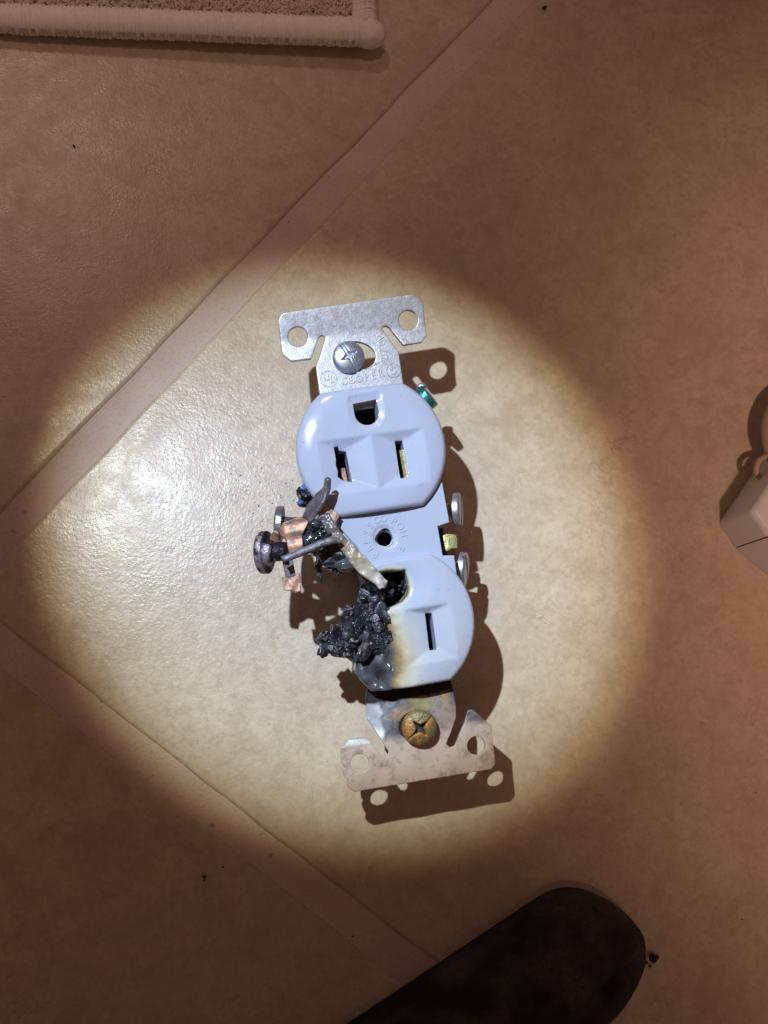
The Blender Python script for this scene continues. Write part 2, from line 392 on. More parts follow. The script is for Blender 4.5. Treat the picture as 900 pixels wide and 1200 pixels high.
def spline(pts, n):
    P = [Vector(p) for p in pts]; P = [P[0]*2-P[1]]+P+[P[-1]*2-P[-2]]; out = []
    m = len(P)-3
    for i in range(n+1):
        t = i/n*m; k = min(int(t), m-1); t -= k; a, b, c, d = P[k:k+4]
        out.append(.5*((2*b)+(c-a)*t+(2*a-5*b+4*c-d)*t*t+(3*b-a-3*c+d)*t**3))
    return out
def interp(vals, n): return list(np.interp(np.linspace(0, len(vals)-1, n+1), range(len(vals)), vals))
_ico = {}
def ico(sub):
    if sub not in _ico:
        bm = bmesh.new(); bmesh.ops.create_icosphere(bm, subdivisions=sub, radius=1); bm.verts.ensure_lookup_table()
        _ico[sub] = (np.array([tuple(v.co) for v in bm.verts]), [tuple(v.index for v in f.verts) for f in bm.faces]); bm.free()
    return _ico[sub]
def blob(c, r, sub=2, amp=.3, freq=.5, seed=0.0, squash=(1, 1, 1)):
    v, f = ico(sub); out = []
    for q in v:
        s = 1+amp*mnoise.fractal(Vector(q)*freq*2+Vector((seed*3.1, seed*1.7, seed)), 1.0, 2.0, 4)
        out.append((c[0]+q[0]*r*s*squash[0], c[1]+q[1]*r*s*squash[1], c[2]+q[2]*r*s*squash[2]))
    return np.array(out), f
def shard(c, r):
    """a random faceted crystal"""
    v, f = ico(1); a = rng.normal(0, 1, (3, 3)); q, _ = np.linalg.qr(a)
    sc = rng.uniform(.45, 1.2, 3); w = (v*rng.uniform(.75, 1.2, (len(v), 1))*sc)@q.T*r+np.array(c); return w, f
def empty(name, loc, rot=None):
    o = bpy.data.objects.new(name, None); COL.objects.link(o); o.empty_display_size = .01; o.location = Vector(loc)*MM
    if rot is not None: o.rotation_euler = rot
    return o
def tag(o, label=None, cat=None, group=None, kind=None):
    for k, v in (('label', label), ('category', cat), ('group', group), ('kind', kind)):
        if v: o[k] = v
    return o
def text_mesh(body, size, extrude=.12, bevel=.04, spacing=1.0):
    cu = bpy.data.curves.new('lettering', 'FONT'); cu.body = body; cu.size = size; cu.extrude = extrude; cu.bevel_depth = bevel
    cu.align_x = 'CENTER'; cu.align_y = 'CENTER'; cu.space_character = spacing; cu.resolution_u = 4
    o = bpy.data.objects.new('lettering', cu); COL.objects.link(o)
    dg = bpy.context.evaluated_depsgraph_get(); me = o.evaluated_get(dg).to_mesh()
    v = np.array([tuple(q.co) for q in me.vertices]); f = [tuple(p.vertices) for p in me.polygons]
    o.evaluated_get(dg).to_mesh_clear(); bpy.data.objects.remove(o); bpy.data.curves.remove(cu)
    return v, f
def place(vf, x, y, z, ang=0.0, sx=1.0, sy=1.0):
    v, f = vf; c, s = math.cos(ang), math.sin(ang); w = v.copy(); X = v[:, 0]*sx; Y = v[:, 1]*sy
    w[:, 0] = X*c-Y*s+x; w[:, 1] = X*s+Y*c+y; w[:, 2] = v[:, 2]+z; return w, f
def ring(cx, cy, z, r, w, seg=40):
    return sweep([(cx+r*math.cos(2*math.pi*i/seg), cy+r*math.sin(2*math.pi*i/seg), z) for i in range(seg+1)], w, 6, cap=False)
def fbm(x, y, s, seed=0.0, oct=4):
    return np.array([mnoise.fractal(Vector((a/s+seed, b/s-seed, seed*.7)), 1.0, 2.0, oct) for a, b in zip(x, y)])

# ------------------------------------------------------------------ the tiled floor
X0 = np.array(at(-70.6, 701))[:2]
uA = np.array(at(600, 1))[:2]-X0; uA /= np.linalg.norm(uA); uB = np.array(at(500, 1147))[:2]-X0; uB /= np.linalg.norm(uB)
TS, GR = 330.0, 7.9
def gp(a, b): return X0+uA*a+uB*b
gv, gf = plate([gp(-760, -760), gp(760, -760), gp(760, 760), gp(-760, 760)], top=-.75, bottom=-9, grid=400)
floor = mesh_obj('floor', gv, gf, M['grout'], smooth=False); tag(floor, kind='structure')
pitch = TS+GR
for i in (-2, -1, 0, 1):
    for j in (-2, -1, 0, 1):
        a0 = i*pitch+GR/2; b0 = j*pitch+GR/2
        c0 = gp(a0+TS/2, b0+TS/2); poly = []
        cs = [(a0, b0), (a0+TS, b0), (a0+TS, b0+TS), (a0, b0+TS)]
        loc = [gp(*c)-c0 for c in cs]
        pl = resample(rounded(loc, 2.0, 4), 5.0); sd = i*7.3+j*3.1
        w = np.array([[mnoise.noise(Vector((p[0]/13+sd, p[1]/13, .3))), mnoise.noise(Vector((p[0]/13-sd, p[1]/13, 7.3)))] for p in pl])
        pl = pl+w*.55
        v, f = plate([tuple(p) for p in pl], top=0.0, bottom=-8.0, grid=60, rim=1.1, step=6.0)
        t = mesh_obj('tile', v, f, M['tile'], floor); t.location = (c0[0]*MM, c0[1]*MM, 0)

# ------------------------------------------------------------------ the burnt duplex outlet
TH, PT = R(9.0), R(4.5)
ox = Vector((math.cos(TH), math.sin(TH), 0)); oy = Vector((-math.sin(TH)*math.cos(PT), math.cos(TH)*math.cos(PT), math.sin(PT))); oz = ox.cross(oy)
O = Vector((-3.14, -10.19, 22.01))
outlet = empty('electrical_outlet', (0, 0, 0))
outlet.matrix_world = Matrix([[ox[0], oy[0], oz[0], O[0]*MM], [ox[1], oy[1], oz[1], O[1]*MM], [ox[2], oy[2], oz[2], O[2]*MM], [0, 0, 0, 1]])
tag(outlet, 'white duplex wall outlet its lower left burnt to black char, lying on the tiles', 'electrical outlet')

# --- mounting strap: two eared ends joined by a bar under the housing
def strap_top_z(x, y): return np.where(y > 47.6, (y-47.6)*.19, 0.0)
def strap_bot_z(x, y):
    z = np.where(y < -45.2, (y+45.2)*.10, 0.0)
    z = z-np.clip(-6.4-x, 0, 3)*.6*np.clip((y+44.5)/3, 0, 1)
    return z-1.0+.18*np.sin(x*.6+1)*np.sin(y*.5)
top_out = rounded([(-16.25, 52.6), (-15.0, 54.1), (15.6, 55.0), (17.7, 53.2), (17.5, 45.2), (16.1, 43.8), (11.7, 43.6), (9.05, 48.1), (8.2, 48.75), (7.3, 48.1),
           (10.35, 42.2), (10.2, 30), (-9.3, 30), (-9.2, 41.0), (-7.9, 43.4), (-6.0, 47.5), (-6.75, 48.3), (-7.55, 47.7), (-10.0, 43.1), (-14.5, 43.0), (-16.3, 44.8)],
           [1.2, 1.2, 1.2, 1.3, .5, .5, .3, .4, .6, .3, .5, 0, 0, .5, .5, .3, .5, .3, .3, .6, .6], 4)
slot_top = [(.35+4.55*math.cos(q)*math.cos(.2)+3.3*math.sin(q)*math.sin(.2), 42.5-4.55*math.cos(q)*math.sin(.2)+3.3*math.sin(q)*math.cos(.2)) for q in np.linspace(0, 2*math.pi, 44, endpoint=False)]
v1 = plate(top_out, [circle(-12.26, 48.46, 2.25), circle(13.77, 49.3, 2.25), slot_top], strap_top_z, lambda x, y: strap_top_z(x, y)-1.1, .9, .18, step=.5)
bot_out = rounded([(-6.7, -28), (-9.3, -34.6), (-9.6, -39.64), (-6.93, -45.6), (-6.1, -47.4), (-6.7, -48.5), (-7.8, -48.2), (-9.84, -44.41), (-10.71, -43.4), (-14.53, -43.09), (-16.74, -44.72), (-16.9, -48.2), (-16.45, -49.0), (-16.95, -49.6), (-16.7, -51.2), (-16.2, -51.8), (-16.5, -53.4), (-15.07, -54.71),
           (16.49, -55.31), (17.6, -54.06), (17.88, -45.64), (15.88, -43.24), (14.09, -41.13), (12.97, -41.45), (11.73, -44.07), (8.84, -48.69), (7.75, -48.9), (7.02, -47.86), (10.13, -42.51), (10.55, -40.01), (10.19, -28)],
           [0, .8, .8, .4, .4, .5, .5, .3, .8, .8, .8, .3, .2, .3, .2, .2, .4, .8, .8, .8, .8, .8, .8, .8, .4, .4, .5, .3, .6, .8, 0], 4)
slot_bot = [(1.0+4.2*math.cos(q), -42.7+3.3*math.sin(q)) for q in np.linspace(0, 2*math.pi, 40, endpoint=False)]
v2 = plate(bot_out, [circle(-13.0, -48.75, 2.1), circle(13.75, -49.45, 2.1), slot_bot], strap_bot_z, lambda x, y: strap_bot_z(x, y)-1.1, .8, .18, step=.5)
v3 = plate([(-6, -27), (8, -27), (8, -25.6), (-6, -25.6)], top=-.9, bottom=-16, grid=3)
v4 = plate([(-8, 29.5), (8, 29.5), (8, 31), (-8, 31)], top=-.5, bottom=-20, grid=3)
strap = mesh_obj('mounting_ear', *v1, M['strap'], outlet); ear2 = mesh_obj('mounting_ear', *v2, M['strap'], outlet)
strap['label'] = 'bright galvanised steel ear'; ear2['label'] = 'heat-stained pinkish brown ear'
# stamped marks: ringed UL, COOPER, a ringed monogram and a type number up the side
mk = []
mk.append(ring(-6.75, 37.9, .03, 1.85, .13)); mk.append(place(text_mesh('U', 1.9, .05, .06), -7.3, 38.25, .04, .0)); mk.append(place(text_mesh('L', 1.9, .05, .06), -6.1, 37.55, .04, .0))
for k, ch in enumerate('COOPER'):
    x = -3.3+k*1.72; mk.append(place(text_mesh(ch, 2.5, .05, .06), x, 36.75+.015*(x-1)**2*(1 if x > 1 else .6)+k*.12, .04, .05+.035*(k-2.5), .86))
mk.append(ring(8.35, 38.0, .03, 1.6, .13)); mk.append(place(text_mesh('S', 2.1, .05, .06), 8.35, 38.0, .04, .1)); mk.append(place(text_mesh('C', 2.8, .04, .05), 8.25, 38.0, .04))
for k, ch in enumerate('270W'):
    mk.append(place(text_mesh(ch, 2.3, .05, .06), 6.75, 41.0+k*1.85, .04, math.pi/2+.05))
mk.append(sweep([(1.9, 38.95, .02), (5.4, 40.3, .02)], .14, 6))
tag(mesh_obj('stamped_lettering', *join(mk), M['strap'], strap, smooth=False))

# --- mounting screws
def screw_head(rad, dome, slot_ang, slot_w=.95, depth=.9, cross=False, rim=.5):
    c, s = math.cos(slot_ang), math.sin(slot_ang)
    def z(x, y):
        r = np.hypot(x, y); h = dome*np.sqrt(np.clip(1-(r/(rad*1.12))**2, 0, 1))
        a = np.abs(-x*s+y*c); b = np.abs(x*c+y*s)
        cut = np.clip((slot_w-a)/.22, 0, 1)*np.where(b < rad*1.1, 1, 0)*(.75 if cross else 1)
        if cross:
            star = np.minimum(np.abs(a-0), np.abs(b-0))+.34*np.maximum(a, b)
            cut = np.clip((slot_w*.45-a)/.2, 0, 1)*.45*np.clip((b-.8), 0, 1)
            cut = np.maximum(cut, 1.25*np.clip((.86-star)/.3, 0, 1))
        elif dome > 1.5:
            star = np.minimum(a, b)+.34*np.maximum(a, b); cut = np.maximum(cut, 1.1*np.clip((.78-star)/.3, 0, 1))
        return h-cut*depth
    return plate(circle(0, 0, rad, 56), [], z, -.35, .17, rim, step=.3)
def oriented(o, loc, axis, roll=0.0):
    q = Vector(axis).to_track_quat('Z', 'Y').to_matrix().to_4x4(); o.matrix_local = Matrix.Translation(Vector(loc)*MM) @ q @ Matrix.Rotation(roll, 4, 'Z')
ms = mesh_obj('mounting_screw', *join([screw_head(3.75, 1.9, R(-68), .42, .75), sweep([(0, 0, -.2), (0, 0, -13)], 1.6, 14)]), M['zinc'], outlet)
ms.location = Vector((-1.6, 42.2, .45))*MM
ms2 = mesh_obj('mounting_screw', *join([screw_head(3.95, 1.9, R(35), .55, 1.2, True), sweep([(0, 0, -.2), (0, 0, -11)], 1.6, 14)]), M['heat_screw'], outlet)
ms2.location = Vector((1.3, -43.0, .2))*MM; ms2.rotation_euler = (R(4), R(-6), 0)

# --- upper socket face
CY = 20.0
def face_outline(cy, flat_lo, flat_hi, r=17.1):
    p = []; a0 = math.asin((flat_lo)/r); a1 = math.asin(flat_hi/r)
    for k in range(41): a = a0+(a1-a0)*k/40; p.append((r*math.cos(a), cy+r*math.sin(a)))
    for k in range(41): a = a1+(a0-a1)*k/40; p.append((-r*math.cos(a), cy+r*math.sin(a)))
    return p
def face_z(cy):
    def z(x, y):
        yy = y-cy
        a = np.abs(x); v = np.where(a < 6.35, a/6.35, 1-(a-6.35)/5.8)*1.55
        d = np.minimum(v, np.minimum((3.2-yy)*.62, (yy+9.2)*.46)); d = np.clip(d, 0, 2)
        # shallow dish round the ground hole
        gx, gy = x/4.1, yy-8.2
        q = np.where(gy < 0, np.hypot(x, gy*1.0), np.abs(x)); e = np.clip((4.0-q)/.9, 0, 1)*np.clip((4.4-gy)/.9, 0, 1)*.55
        z = 5.0-d-e-.0012*(x*x+yy*yy)-.030*np.clip(np.hypot(x, yy)-11.2, 0, 9)**2
        return z
    return z
gh = [(2.75*math.cos(a), CY+8.2+2.75*math.sin(a)) for a in np.linspace(math.pi, 2*math.pi, 15)]+[(2.6, CY+11.0), (-2.75, CY+10.6)]
slotL = [(-8.5, 21.5), (-7.6, 21.7), (-7.3, 20.7), (-5.9, 20.3), (-5.6, 13.3), (-6.3, 13.5), (-7.6, 13.9), (-8.6, 14.8), (-8.4, 16.2), (-8.65, 17.4), (-8.4, 19.0)]
slotR = rounded([(5.45, 21.1), (7.15, 21.0), (7.3, 12.7), (5.35, 12.5)], .15, 2)
fz1 = face_z(CY)
v, f = plate(face_outline(CY, -14.1, 14.3), [gh, slotL, slotR], fz1, -1.2, .34, 1.0, .18)
mesh_obj('socket_face', v, f, M['plastic'], outlet)

# --- lower socket face: burnt away on the left
LY = -19.4
arc = [(17.1*math.cos(a), LY+17.1*math.sin(a)) for a in np.linspace(math.asin(-14.3/17.1), math.asin(14.1/17.1), 44)]
low_out = [(-.2, -33.75)]+[(4.0, -33.7)]+arc+[(4, -5.25), (-2.4, -5.35), (-4.9, -6.3), (-3.4, -7.4), (-1.2, -7.9), (1.2, -8.05), (3.1, -7.9), (3.35, -9.8), (3.3, -12.0), (2.6, -13.6), (1.2, -14.8),
           (-.8, -15.4), (-2.4, -15.9), (-3.2, -17.4), (-3.6, -20), (-3.2, -22), (-3.8, -24.5), (-5.5, -26), (-8.2, -27.2), (-10.2, -28.6), (-9.2, -31), (-6.4, -32.9), (-3, -33.6)]
slotB = rounded([(6.05, -18.2), (7.55, -18.3), (7.35, -26.5), (5.7, -26.4)], .12, 2)
def low_z(x, y):
    yy = y-LY
    a = x; v = np.where(a < 6.6, 1.5*(1-(6.6-a)/6.2), 1.5*(1-(a-6.6)/5.2))
    d = np.clip(np.minimum(v, np.minimum((2.7-yy)*.95, (yy+9.6)*.42)), 0, 2)*np.clip((x+1)/2, 0, 1)
    m = np.clip((1.5-x)/9.5, 0, 1)*np.clip((-14-y)/4, 0, 1)
    n = fbm(x, y, 4.6, 3.7, 3)
    z = 5.0-d-.0012*(x*x+yy*yy)-.024*np.clip(np.hypot(x, yy)-11.2, 0, 9)**2*np.clip((x+2)/3, 0, 1)-3.1*m**1.3+n*.6*np.clip(m*3, 0, 1)
    e = np.clip(1-np.hypot((x-1.2)*.75, y+11)/6.3, 0, 1)
    return z-1.3*e**1.2
v, f = plate(low_out, [slotB], low_z, lambda x, y: low_z(x, y)-2.6-3.2*np.clip((y+31.5)/2, 0, 1), .36, .75, .18)
mesh_obj('socket_face', v, f, M['scorched'], outlet)

# --- bridge between the faces with the centre hole and its raised ring of letters
br = [(-14.9, 10.5), (-14.6, 7.6), (-10.5, 5.0), (-6.4, -1.5), (-5.0, -5.5), (-5.4, -8.2), (6, -7.5), (15.0, -13.2), (15.05, -6.3), (12.5, -5.95), (12.4, .72), (15.25, 1.25), (15.1, 10.5)]
def br_z(x, y):
    r = np.hypot(x, y); d = np.clip((3.0-r)/.7, 0, 1)*.45
    return 2.05-d-.25*np.clip((-3.8-y-.02*x*x), 0, 3)*.3
tri = [(2.0*math.cos(a)*(1-.10*math.cos(3*a-.5)), 2.0*math.sin(a)*(1-.10*math.cos(3*a-.5))-.05) for a in np.linspace(0, 2*math.pi, 30, endpoint=False)]
bridge = mesh_obj('centre_plate', *plate(br, [tri], br_z, .2, .4, .25, .2), M['scorched'], outlet)
bl = []
for ch, a in (('P', 233), ('R', 206), ('E', 183), ('S', 157), ('S', 132), ('C', 108), ('O', 86), ('P', 52), ('O', 28), ('H', 4), ('E', -42)):
    bl.append(place(text_mesh(ch, 2.15, .07, .05), 4.25*math.cos(R(a)), 4.25*math.sin(R(a)), 2.07, R(a-90)))
tag(mesh_obj('raised_lettering', *join(bl), M['plastic'], bridge, smooth=False))
mesh_obj('rivet_eyelet', *join([ring(.05, -.12, .35, 1.9, .16), ring(.2, -.3, -.3, 1.85, .2)]), M['zinc'], outlet)

# --- housing below the strap, open where it burnt through
hb = [(-9.5, 32.5), (-13.2, 27), (-14.6, 22), (-14.6, 9.5), (-11.5, 6.0), (-6.6, -1.5), (-4.4, -7), (-3.8, -14), (-4.4, -22), (-8.2, -27.5), (-8.0, -30.4), (9.5, -30.4), (13.0, -27.0), (14.6, -22), (14.8, -6.6), (12.2, -6.2), (12.2, .9), (14.8, 1.0), (14.6, 22), (13.2, 27), (9.5, 32.5)]
def inset(p, d):
    p = np.array(p, float); t = np.roll(p, -1, 0)-p; t /= np.linalg.norm(t, axis=1)[:, None]; out = []
    sg = 1 if area2(p) > 0 else -1
    for i in range(len(p)):
        n1 = np.array([-t[i-1][1], t[i-1][0]])*sg; n2 = np.array([-t[i][1], t[i][0]])*sg; m = n1+n2; m /= np.linalg.norm(m); out.append(p[i]+m*d/max(.4, float(m@n1)))
    return [tuple(q) for q in out]
rest = lambda x, y: -16.2-.0787*(np.asarray(y)+33)           # the back lies level on the floor
hv = plate(hb, [inset(hb, 1.3)], .1, rest, 1.2)
hf = plate(inset(hb, .2), [], -9.0, lambda x, y: rest(x, y)+.3, 2.5)
mesh_obj('housing', *hv, M['scorched'], outlet, smooth=False)
mesh_obj('housing_back', *hf, M['dark_inside'], outlet, smooth=False)
# contacts seen through the slots and the burnt hole
def slab(pts, z0, z1): return plate(pts, [], z1, z0, 5)
mesh_obj('contact_blade', *slab([(6.5, 19.2), (7.25, 19.2), (7.35, 12.9), (6.55, 12.7)], -8, 1.6), M['brass'], outlet, smooth=False)
mesh_obj('contact_blade', *slab([(-7.3, 17.2), (-6.2, 17.2), (-6.0, 14.2), (-7.0, 14.0)], -8, -.5), M['copper'], outlet, smooth=False)
mesh_obj('ground_contact', *slab([(-2.7, 30.0), (2.6, 30.4), (2.6, 31.2), (-2.7, 30.9)], -8, 1.5), M['brass'], outlet, smooth=False)

# --- terminals on the right
tsc = screw_head(4.0, 1.0, R(60), .55, .8, rim=.45)
def head_only(th):
    v, f = plate(circle(0, 0, 4.0, 48), [], lambda x, y: th-.25*(x*x+y*y)/16-.8*np.clip((.6-np.abs(x*.5+y*.87))/.2, 0, 1), -.9, .3, .45, step=.4); return v, f
hd = join([head_only(.9), sweep([(0, 0, -.8), (0, 0, -6)], 1.7, 14)])
tsA = mesh_obj('terminal_screw', *hd, M['zinc'], outlet); oriented(tsA, (19.3, 4.3, -5.0), (.93, -.12, .34), R(20))
tsB = tsA.copy(); COL.objects.link(tsB); oriented(tsB, (18.3, -9.6, -5.0), (.90, -.22, .36), R(75))
mesh_obj('terminal_plate', *join([slab([(13.4, 12), (14.5, 12), (14.5, 2.2), (13.4, 2.2)], -13, -2.2), slab([(13.4, -7), (14.4, -7), (14.4, -14), (13.4, -14)], -13, -2.2), blob((17.7, 4.0, -3.2), 1.6, 2, .1, .5, 1, (.5, 1.7, 1.0)), blob((16.9, -9.4, -3.6), 1.5, 2, .2, .5, 2, (.5, 1.7, 1.0))]), M['brass'], outlet)
mesh_obj('break_off_tab', *plate([(13.95, -1.1), (15.5, -1.05), (17.2, -1.45), (17.35, -2.6), (17.05, -4.6), (15.6, -4.5), (14.4, -5.0), (13.9, -4.2)], [], lambda x, y: -2.0-.25*(x-15.4)**2*.3, -2.8, .5, .15), M['brass_tab'], outlet)
mesh_obj('terminal_wall', *slab([(12.3, .6), (14.6, .6), (14.6, -5.8), (12.3, -5.8)], -14, -3.2), M['dark_inside'], outlet, smooth=False)
gs = mesh_obj('ground_screw', *join([plate(circle(0, 0, 3.1, 36), [], .8, -.8, .5, .3), sweep([(0, 0, 0), (0, 0, -5)], 1.4, 12)]), M['green_screw'], outlet)
oriented(gs, (15.9, 31.5, -3.0), (.80, .50, .32))
mesh_obj('ground_lug', *blob((15.0, 34.0, -2.4), 1.0, 2, .25, .6, 4, (1.3, .8, .7)), M['zinc'], outlet)

# --- the burnt left side
tsC = mesh_obj('terminal_screw', *join([head_only(1.0), blob((0, 0, -1.2), 2.7, 2, .25, .6, 5, (1, 1, .8)), sweep([(0, 0, -.8), (0, 0, -2.5), (0, 0, -5.5)], [2.5, 1.9, 1.8], 14, wob=.3)]), M['purple_steel'], outlet)
oriented(tsC, (-27.3, .6, 3.4), (-.86, .12, -.38), 0); tsC.scale = (1.18, 1.18, 1.0); tsC['label'] = 'purple-black scorched terminal screw'
tsD = tsC.copy(); tsD.data = hd and mesh_obj('terminal_screw', *hd, M['burnt_steel']).data; COL.objects.link(tsD)
for o in [o for o in bpy.data.objects if o.data == tsD.data and o != tsD]: bpy.data.objects.remove(o)
oriented(tsD, (-23.0, 6.6, 1.0), (-.93, .2, -.16), R(30)); tsD['label'] = 'dull grey terminal screw'
# copper clamp: folded sheet, its curled edge and the stub hanging below it
cz = lambda x, y: 6.6+.14*(x+20)-np.clip(-22.0-x, 0, 3)**2*.5+.15*np.sin(y*2)
cp = plate(rounded([(-24.0, 4.2), (-22.4, 6.3), (-18.4, 7.0), (-16.8, 5.6), (-18.6, 3.0), (-19.0, -1.4), (-22.0, -1.5), (-22.4, 2.6)], .5, 3), [], cz, lambda x, y: cz(x, y)-.9, .45, .2)
curl = sweep(spline([(-23.9, 4.6, 5.6), (-24.5, 3.2, 4.2), (-24.2, 1.0, 3.2), (-23.9, -1.2, 3.0)], 10), interp([.6, 1.2, 1.3, .8], 10), 12, squash=(1, .35, (0, .3, 1)))
clamp = mesh_obj('copper_clamp', *join([cp, curl]), M['copper'], outlet)
mesh_obj('clamp_stub', *plate([(-23.6, -1.2), (-21.4, -1.2), (-21.2, -5.6), (-23.4, -5.8)], [], lambda x, y: 5.0+.1*y+.2*np.sin(x*2), 2.6, .45, .25), M['grey_ash'], outlet)
mesh_obj('copper_tip', *plate([(-24.3, -5.3), (-22.4, -5.9), (-20.3, -5.0), (-20.2, -6.8), (-20.7, -9.0), (-21.8, -9.3), (-22.9, -8.6), (-24.2, -8.3)], [], lambda x, y: 4.6+.35*np.sin(x*2.2)*np.cos(y*1.7), 3.0, .4, .25), M['copper_tip'], outlet)
mesh_obj('copper_flake', *plate(rounded([(-13.0, 9.3), (-9.6, 6.3), (-11.2, 4.0), (-14.0, 7.0)], .2, 2), [], lambda x, y: 5.2-.1*(x+12)+.25*np.sin(x*2.4)*np.sin(y*2), 4.2, .4, .15), M['copper_tip'], outlet)
mesh_obj('charred_rod', *sweep(spline([(-23.9, -1.9, 9.0), (-20, -1.0, 9.3), (-15.5, .1, 9.6), (-12.2, .6, 9.6), (-10.9, .1, 9.4)], 16), interp([.75, .85, .8, .8, .55], 16), 10, wob=.25), M['grey_ash'], outlet)
mesh_obj('curled_tab', *sweep(spline([(-17.6, 5.0, 3.0), (-16.2, 7.4, 5.4), (-13.6, 10.2, 7.4), (-12.0, 12.2, 8.6), (-11.6, 14.0, 10.0)], 24), interp([1.7, 2.1, 1.75, 1.0, .55], 24), 16, squash=(1, .5, (-.5, .5, .75)), wob=.3), M['burnt_steel'], outlet)
st_out = rounded([(-15.0, 5.6), (-14.2, 7.0), (-12.2, 7.0), (-10.2, 2.2), (-6.3, -3.4), (-3.6, -7.4), (-1.7, -10.1), (-2.3, -10.7), (-2.6, -11.4), (-3.3, -11.2), (-3.9, -11.5), (-4.7, -10.0), (-6.3, -8.6), (-7.5, -7.4), (-9.2, -5.0), (-10.6, -1.9), (-12.9, 2.0)], .35, 3)
def st_z(x, y):
    t = (7-y)/18.0; cx = -13.6+t*10.6; u = (x-cx)*.8+(y-(7-18*t))*.5
    return 6.2+2.3*np.clip(t*1.6, 0, 1)+.28*u+fbm(x, y, 2.2, 4.4, 3)*.75+.35*np.sin(u*2.2+t*9)*np.clip(t*2-.8, 0, 1)
mesh_obj('melted_strip', *plate(st_out, [], st_z, lambda x, y: st_z(x, y)-1.3, .35, .45), M['strip'], outlet)
bd = [blob((-15.0, 2.0, 4.4), 3.7, 4, .3, .8, 2.2, (1.05, .95, .55))]
for k in range(150):
    a = rng.uniform(0, 6.28); r = 4.3*math.sqrt(rng.uniform(0, 1)); x, y = -15.0+r*math.cos(a), 2.0+r*math.sin(a)*.9
    bd.append(blob((x, y, 6.3+rng.uniform(-.6, .9)-.07*r*r), rng.uniform(.22, .62), 2, .15, .6, k*1.3))
bd.append(blob((-15.4, 5.0, 6.6), 1.15, 3, .2, .6, 9, (1.2, .9, .8)))
mesh_obj('charred_beads', *join(bd), M['glass_char'], outlet)
arms = [sweep(spline([(-15, -.5, 4), (-13.4, -3.2, 3.6), (-12.4, -4.8, 2.6), (-11.0, -6.6, 1.2)], 12), interp([2.0, 1.7, 1.2, .5], 12), 9, wob=.9),
        sweep(spline([(-13, .8, 5.2), (-10.5, -2.6, 5.4), (-7.8, -5.2, 5.0), (-5.4, -8.6, 4.2), (-3.8, -12.5, 2.5)], 16), interp([1.9, 1.6, 1.3, 1.6, 1.0], 16), 9, wob=.9),
        sweep(spline([(-14.2, -2.2, 3.2), (-15.9, -4.2, 2.2), (-15.6, -7.0, .8)], 9), interp([1.4, .8, .35], 9), 8, wob=.8),
        sweep(spline([(-5.5, -7.5, 2.0), (-5.6, -11.5, 0), (-6.8, -14.5, 0)], 9), interp([1.6, 1.9, 1.5], 9), 9, wob=1.0)]
mesh_obj('charred_arm', *join(arms), M['char'], outlet, smooth=False)
mesh_obj('melted_drop', *blob((-9.9, -4.9, 6.0), 2.0, 3, .25, .6, 6, (1.35, .75, .7)), M['melt'], outlet)
mesh_obj('scorched_chip', *join([blob((-16.2, 12.2, .6), 1.9, 3, .4, .8, 11, (.9, 1.25, .7)), blob((-16.9, 10.9, .2), 1.3, 2, .4, .8, 3)]), M['blue_chip'], outlet, smooth=False)
# black foamed crust
cr_out = [(-18.6, -20.2), (-17.4, -19.0), (-16.6, -19.4), (-15.7, -18.6), (-14.95, -19.8), (-14.6, -17.3), (-13.4, -17.9), (-11.6, -16.9), (-11.3, -15.1), (-9.6, -14.3), (-8.9, -15.2), (-7.6, -13.6), (-6.2, -11.8), (-4.9, -13.2), (-3.6, -14.0), (-2.0, -15.4), (-2.4, -18), (-2.2, -21.6), (-3.6, -23.6), (-5.4, -26.2), (-8.3, -27.4), (-10.0, -26.0), (-11.2, -26.4), (-12.4, -25.2), (-14.6, -24.7), (-17.0, -23.0), (-18.2, -22.4), (-17.5, -21.3)]
def crz(x, y):
    base = 1.6+2.9*np.exp(-((x+6.2)**2+(y+20)**2)/42)
    return base+fbm(x, y, 3.0, 1.3, 5)*2.1+np.abs(fbm(x, y, .9, 5.1, 3))*.7
crust = [plate(cr_out, [], crz, lambda x, y: crz(x, y)*.2-3.2, .3, .5, step=.5, jitter=.06)]
def in_poly(p): return bool(inside(np.array([p]), np.array(cr_out))[0])
k = 0
while k < 150:
    p = (rng.uniform(-18.6, -2), rng.uniform(-27.2, -12))
    if in_poly(p):
        z = float(crz(np.array([p[0]]), np.array([p[1]]))[0]); crust.append(shard((p[0], p[1], z-.05), .15+.55*rng.uniform(0, 1)**2.2)); k += 1
for (x, y, s) in ((-11.0, -15.4, 1.5), (-7.4, -12.6, 1.5), (-4.8, -13.4, 1.7), (-2.8, -13.2, 1.2), (-9.8, -20.4, 1.5), (-5.0, -22.2, 1.4)):
    crust.append(shard((x, y, float(crz(np.array([x]), np.array([y]))[0])+.3), s))
for q in range(22):
    p = (rng.uniform(-17.5, -2.5), rng.uniform(-26, -13))
    if in_poly(p):                                              # curled flakes of skin
        z = float(crz(np.array([p[0]]), np.array([p[1]]))[0]); v, f = blob((0, 0, 0), rng.uniform(1.0, 2.1), 2, .5, .9, q*1.9+40, (1.2, .7, .16))
        e = Matrix.Rotation(rng.uniform(0, 6.28), 3, 'Z') @ Matrix.Rotation(rng.normal(0, .5), 3, 'X') @ Matrix.Rotation(rng.normal(0, .5), 3, 'Y')
        crust.append((v @ np.array(e).T+np.array([p[0], p[1], z+.35]), f))
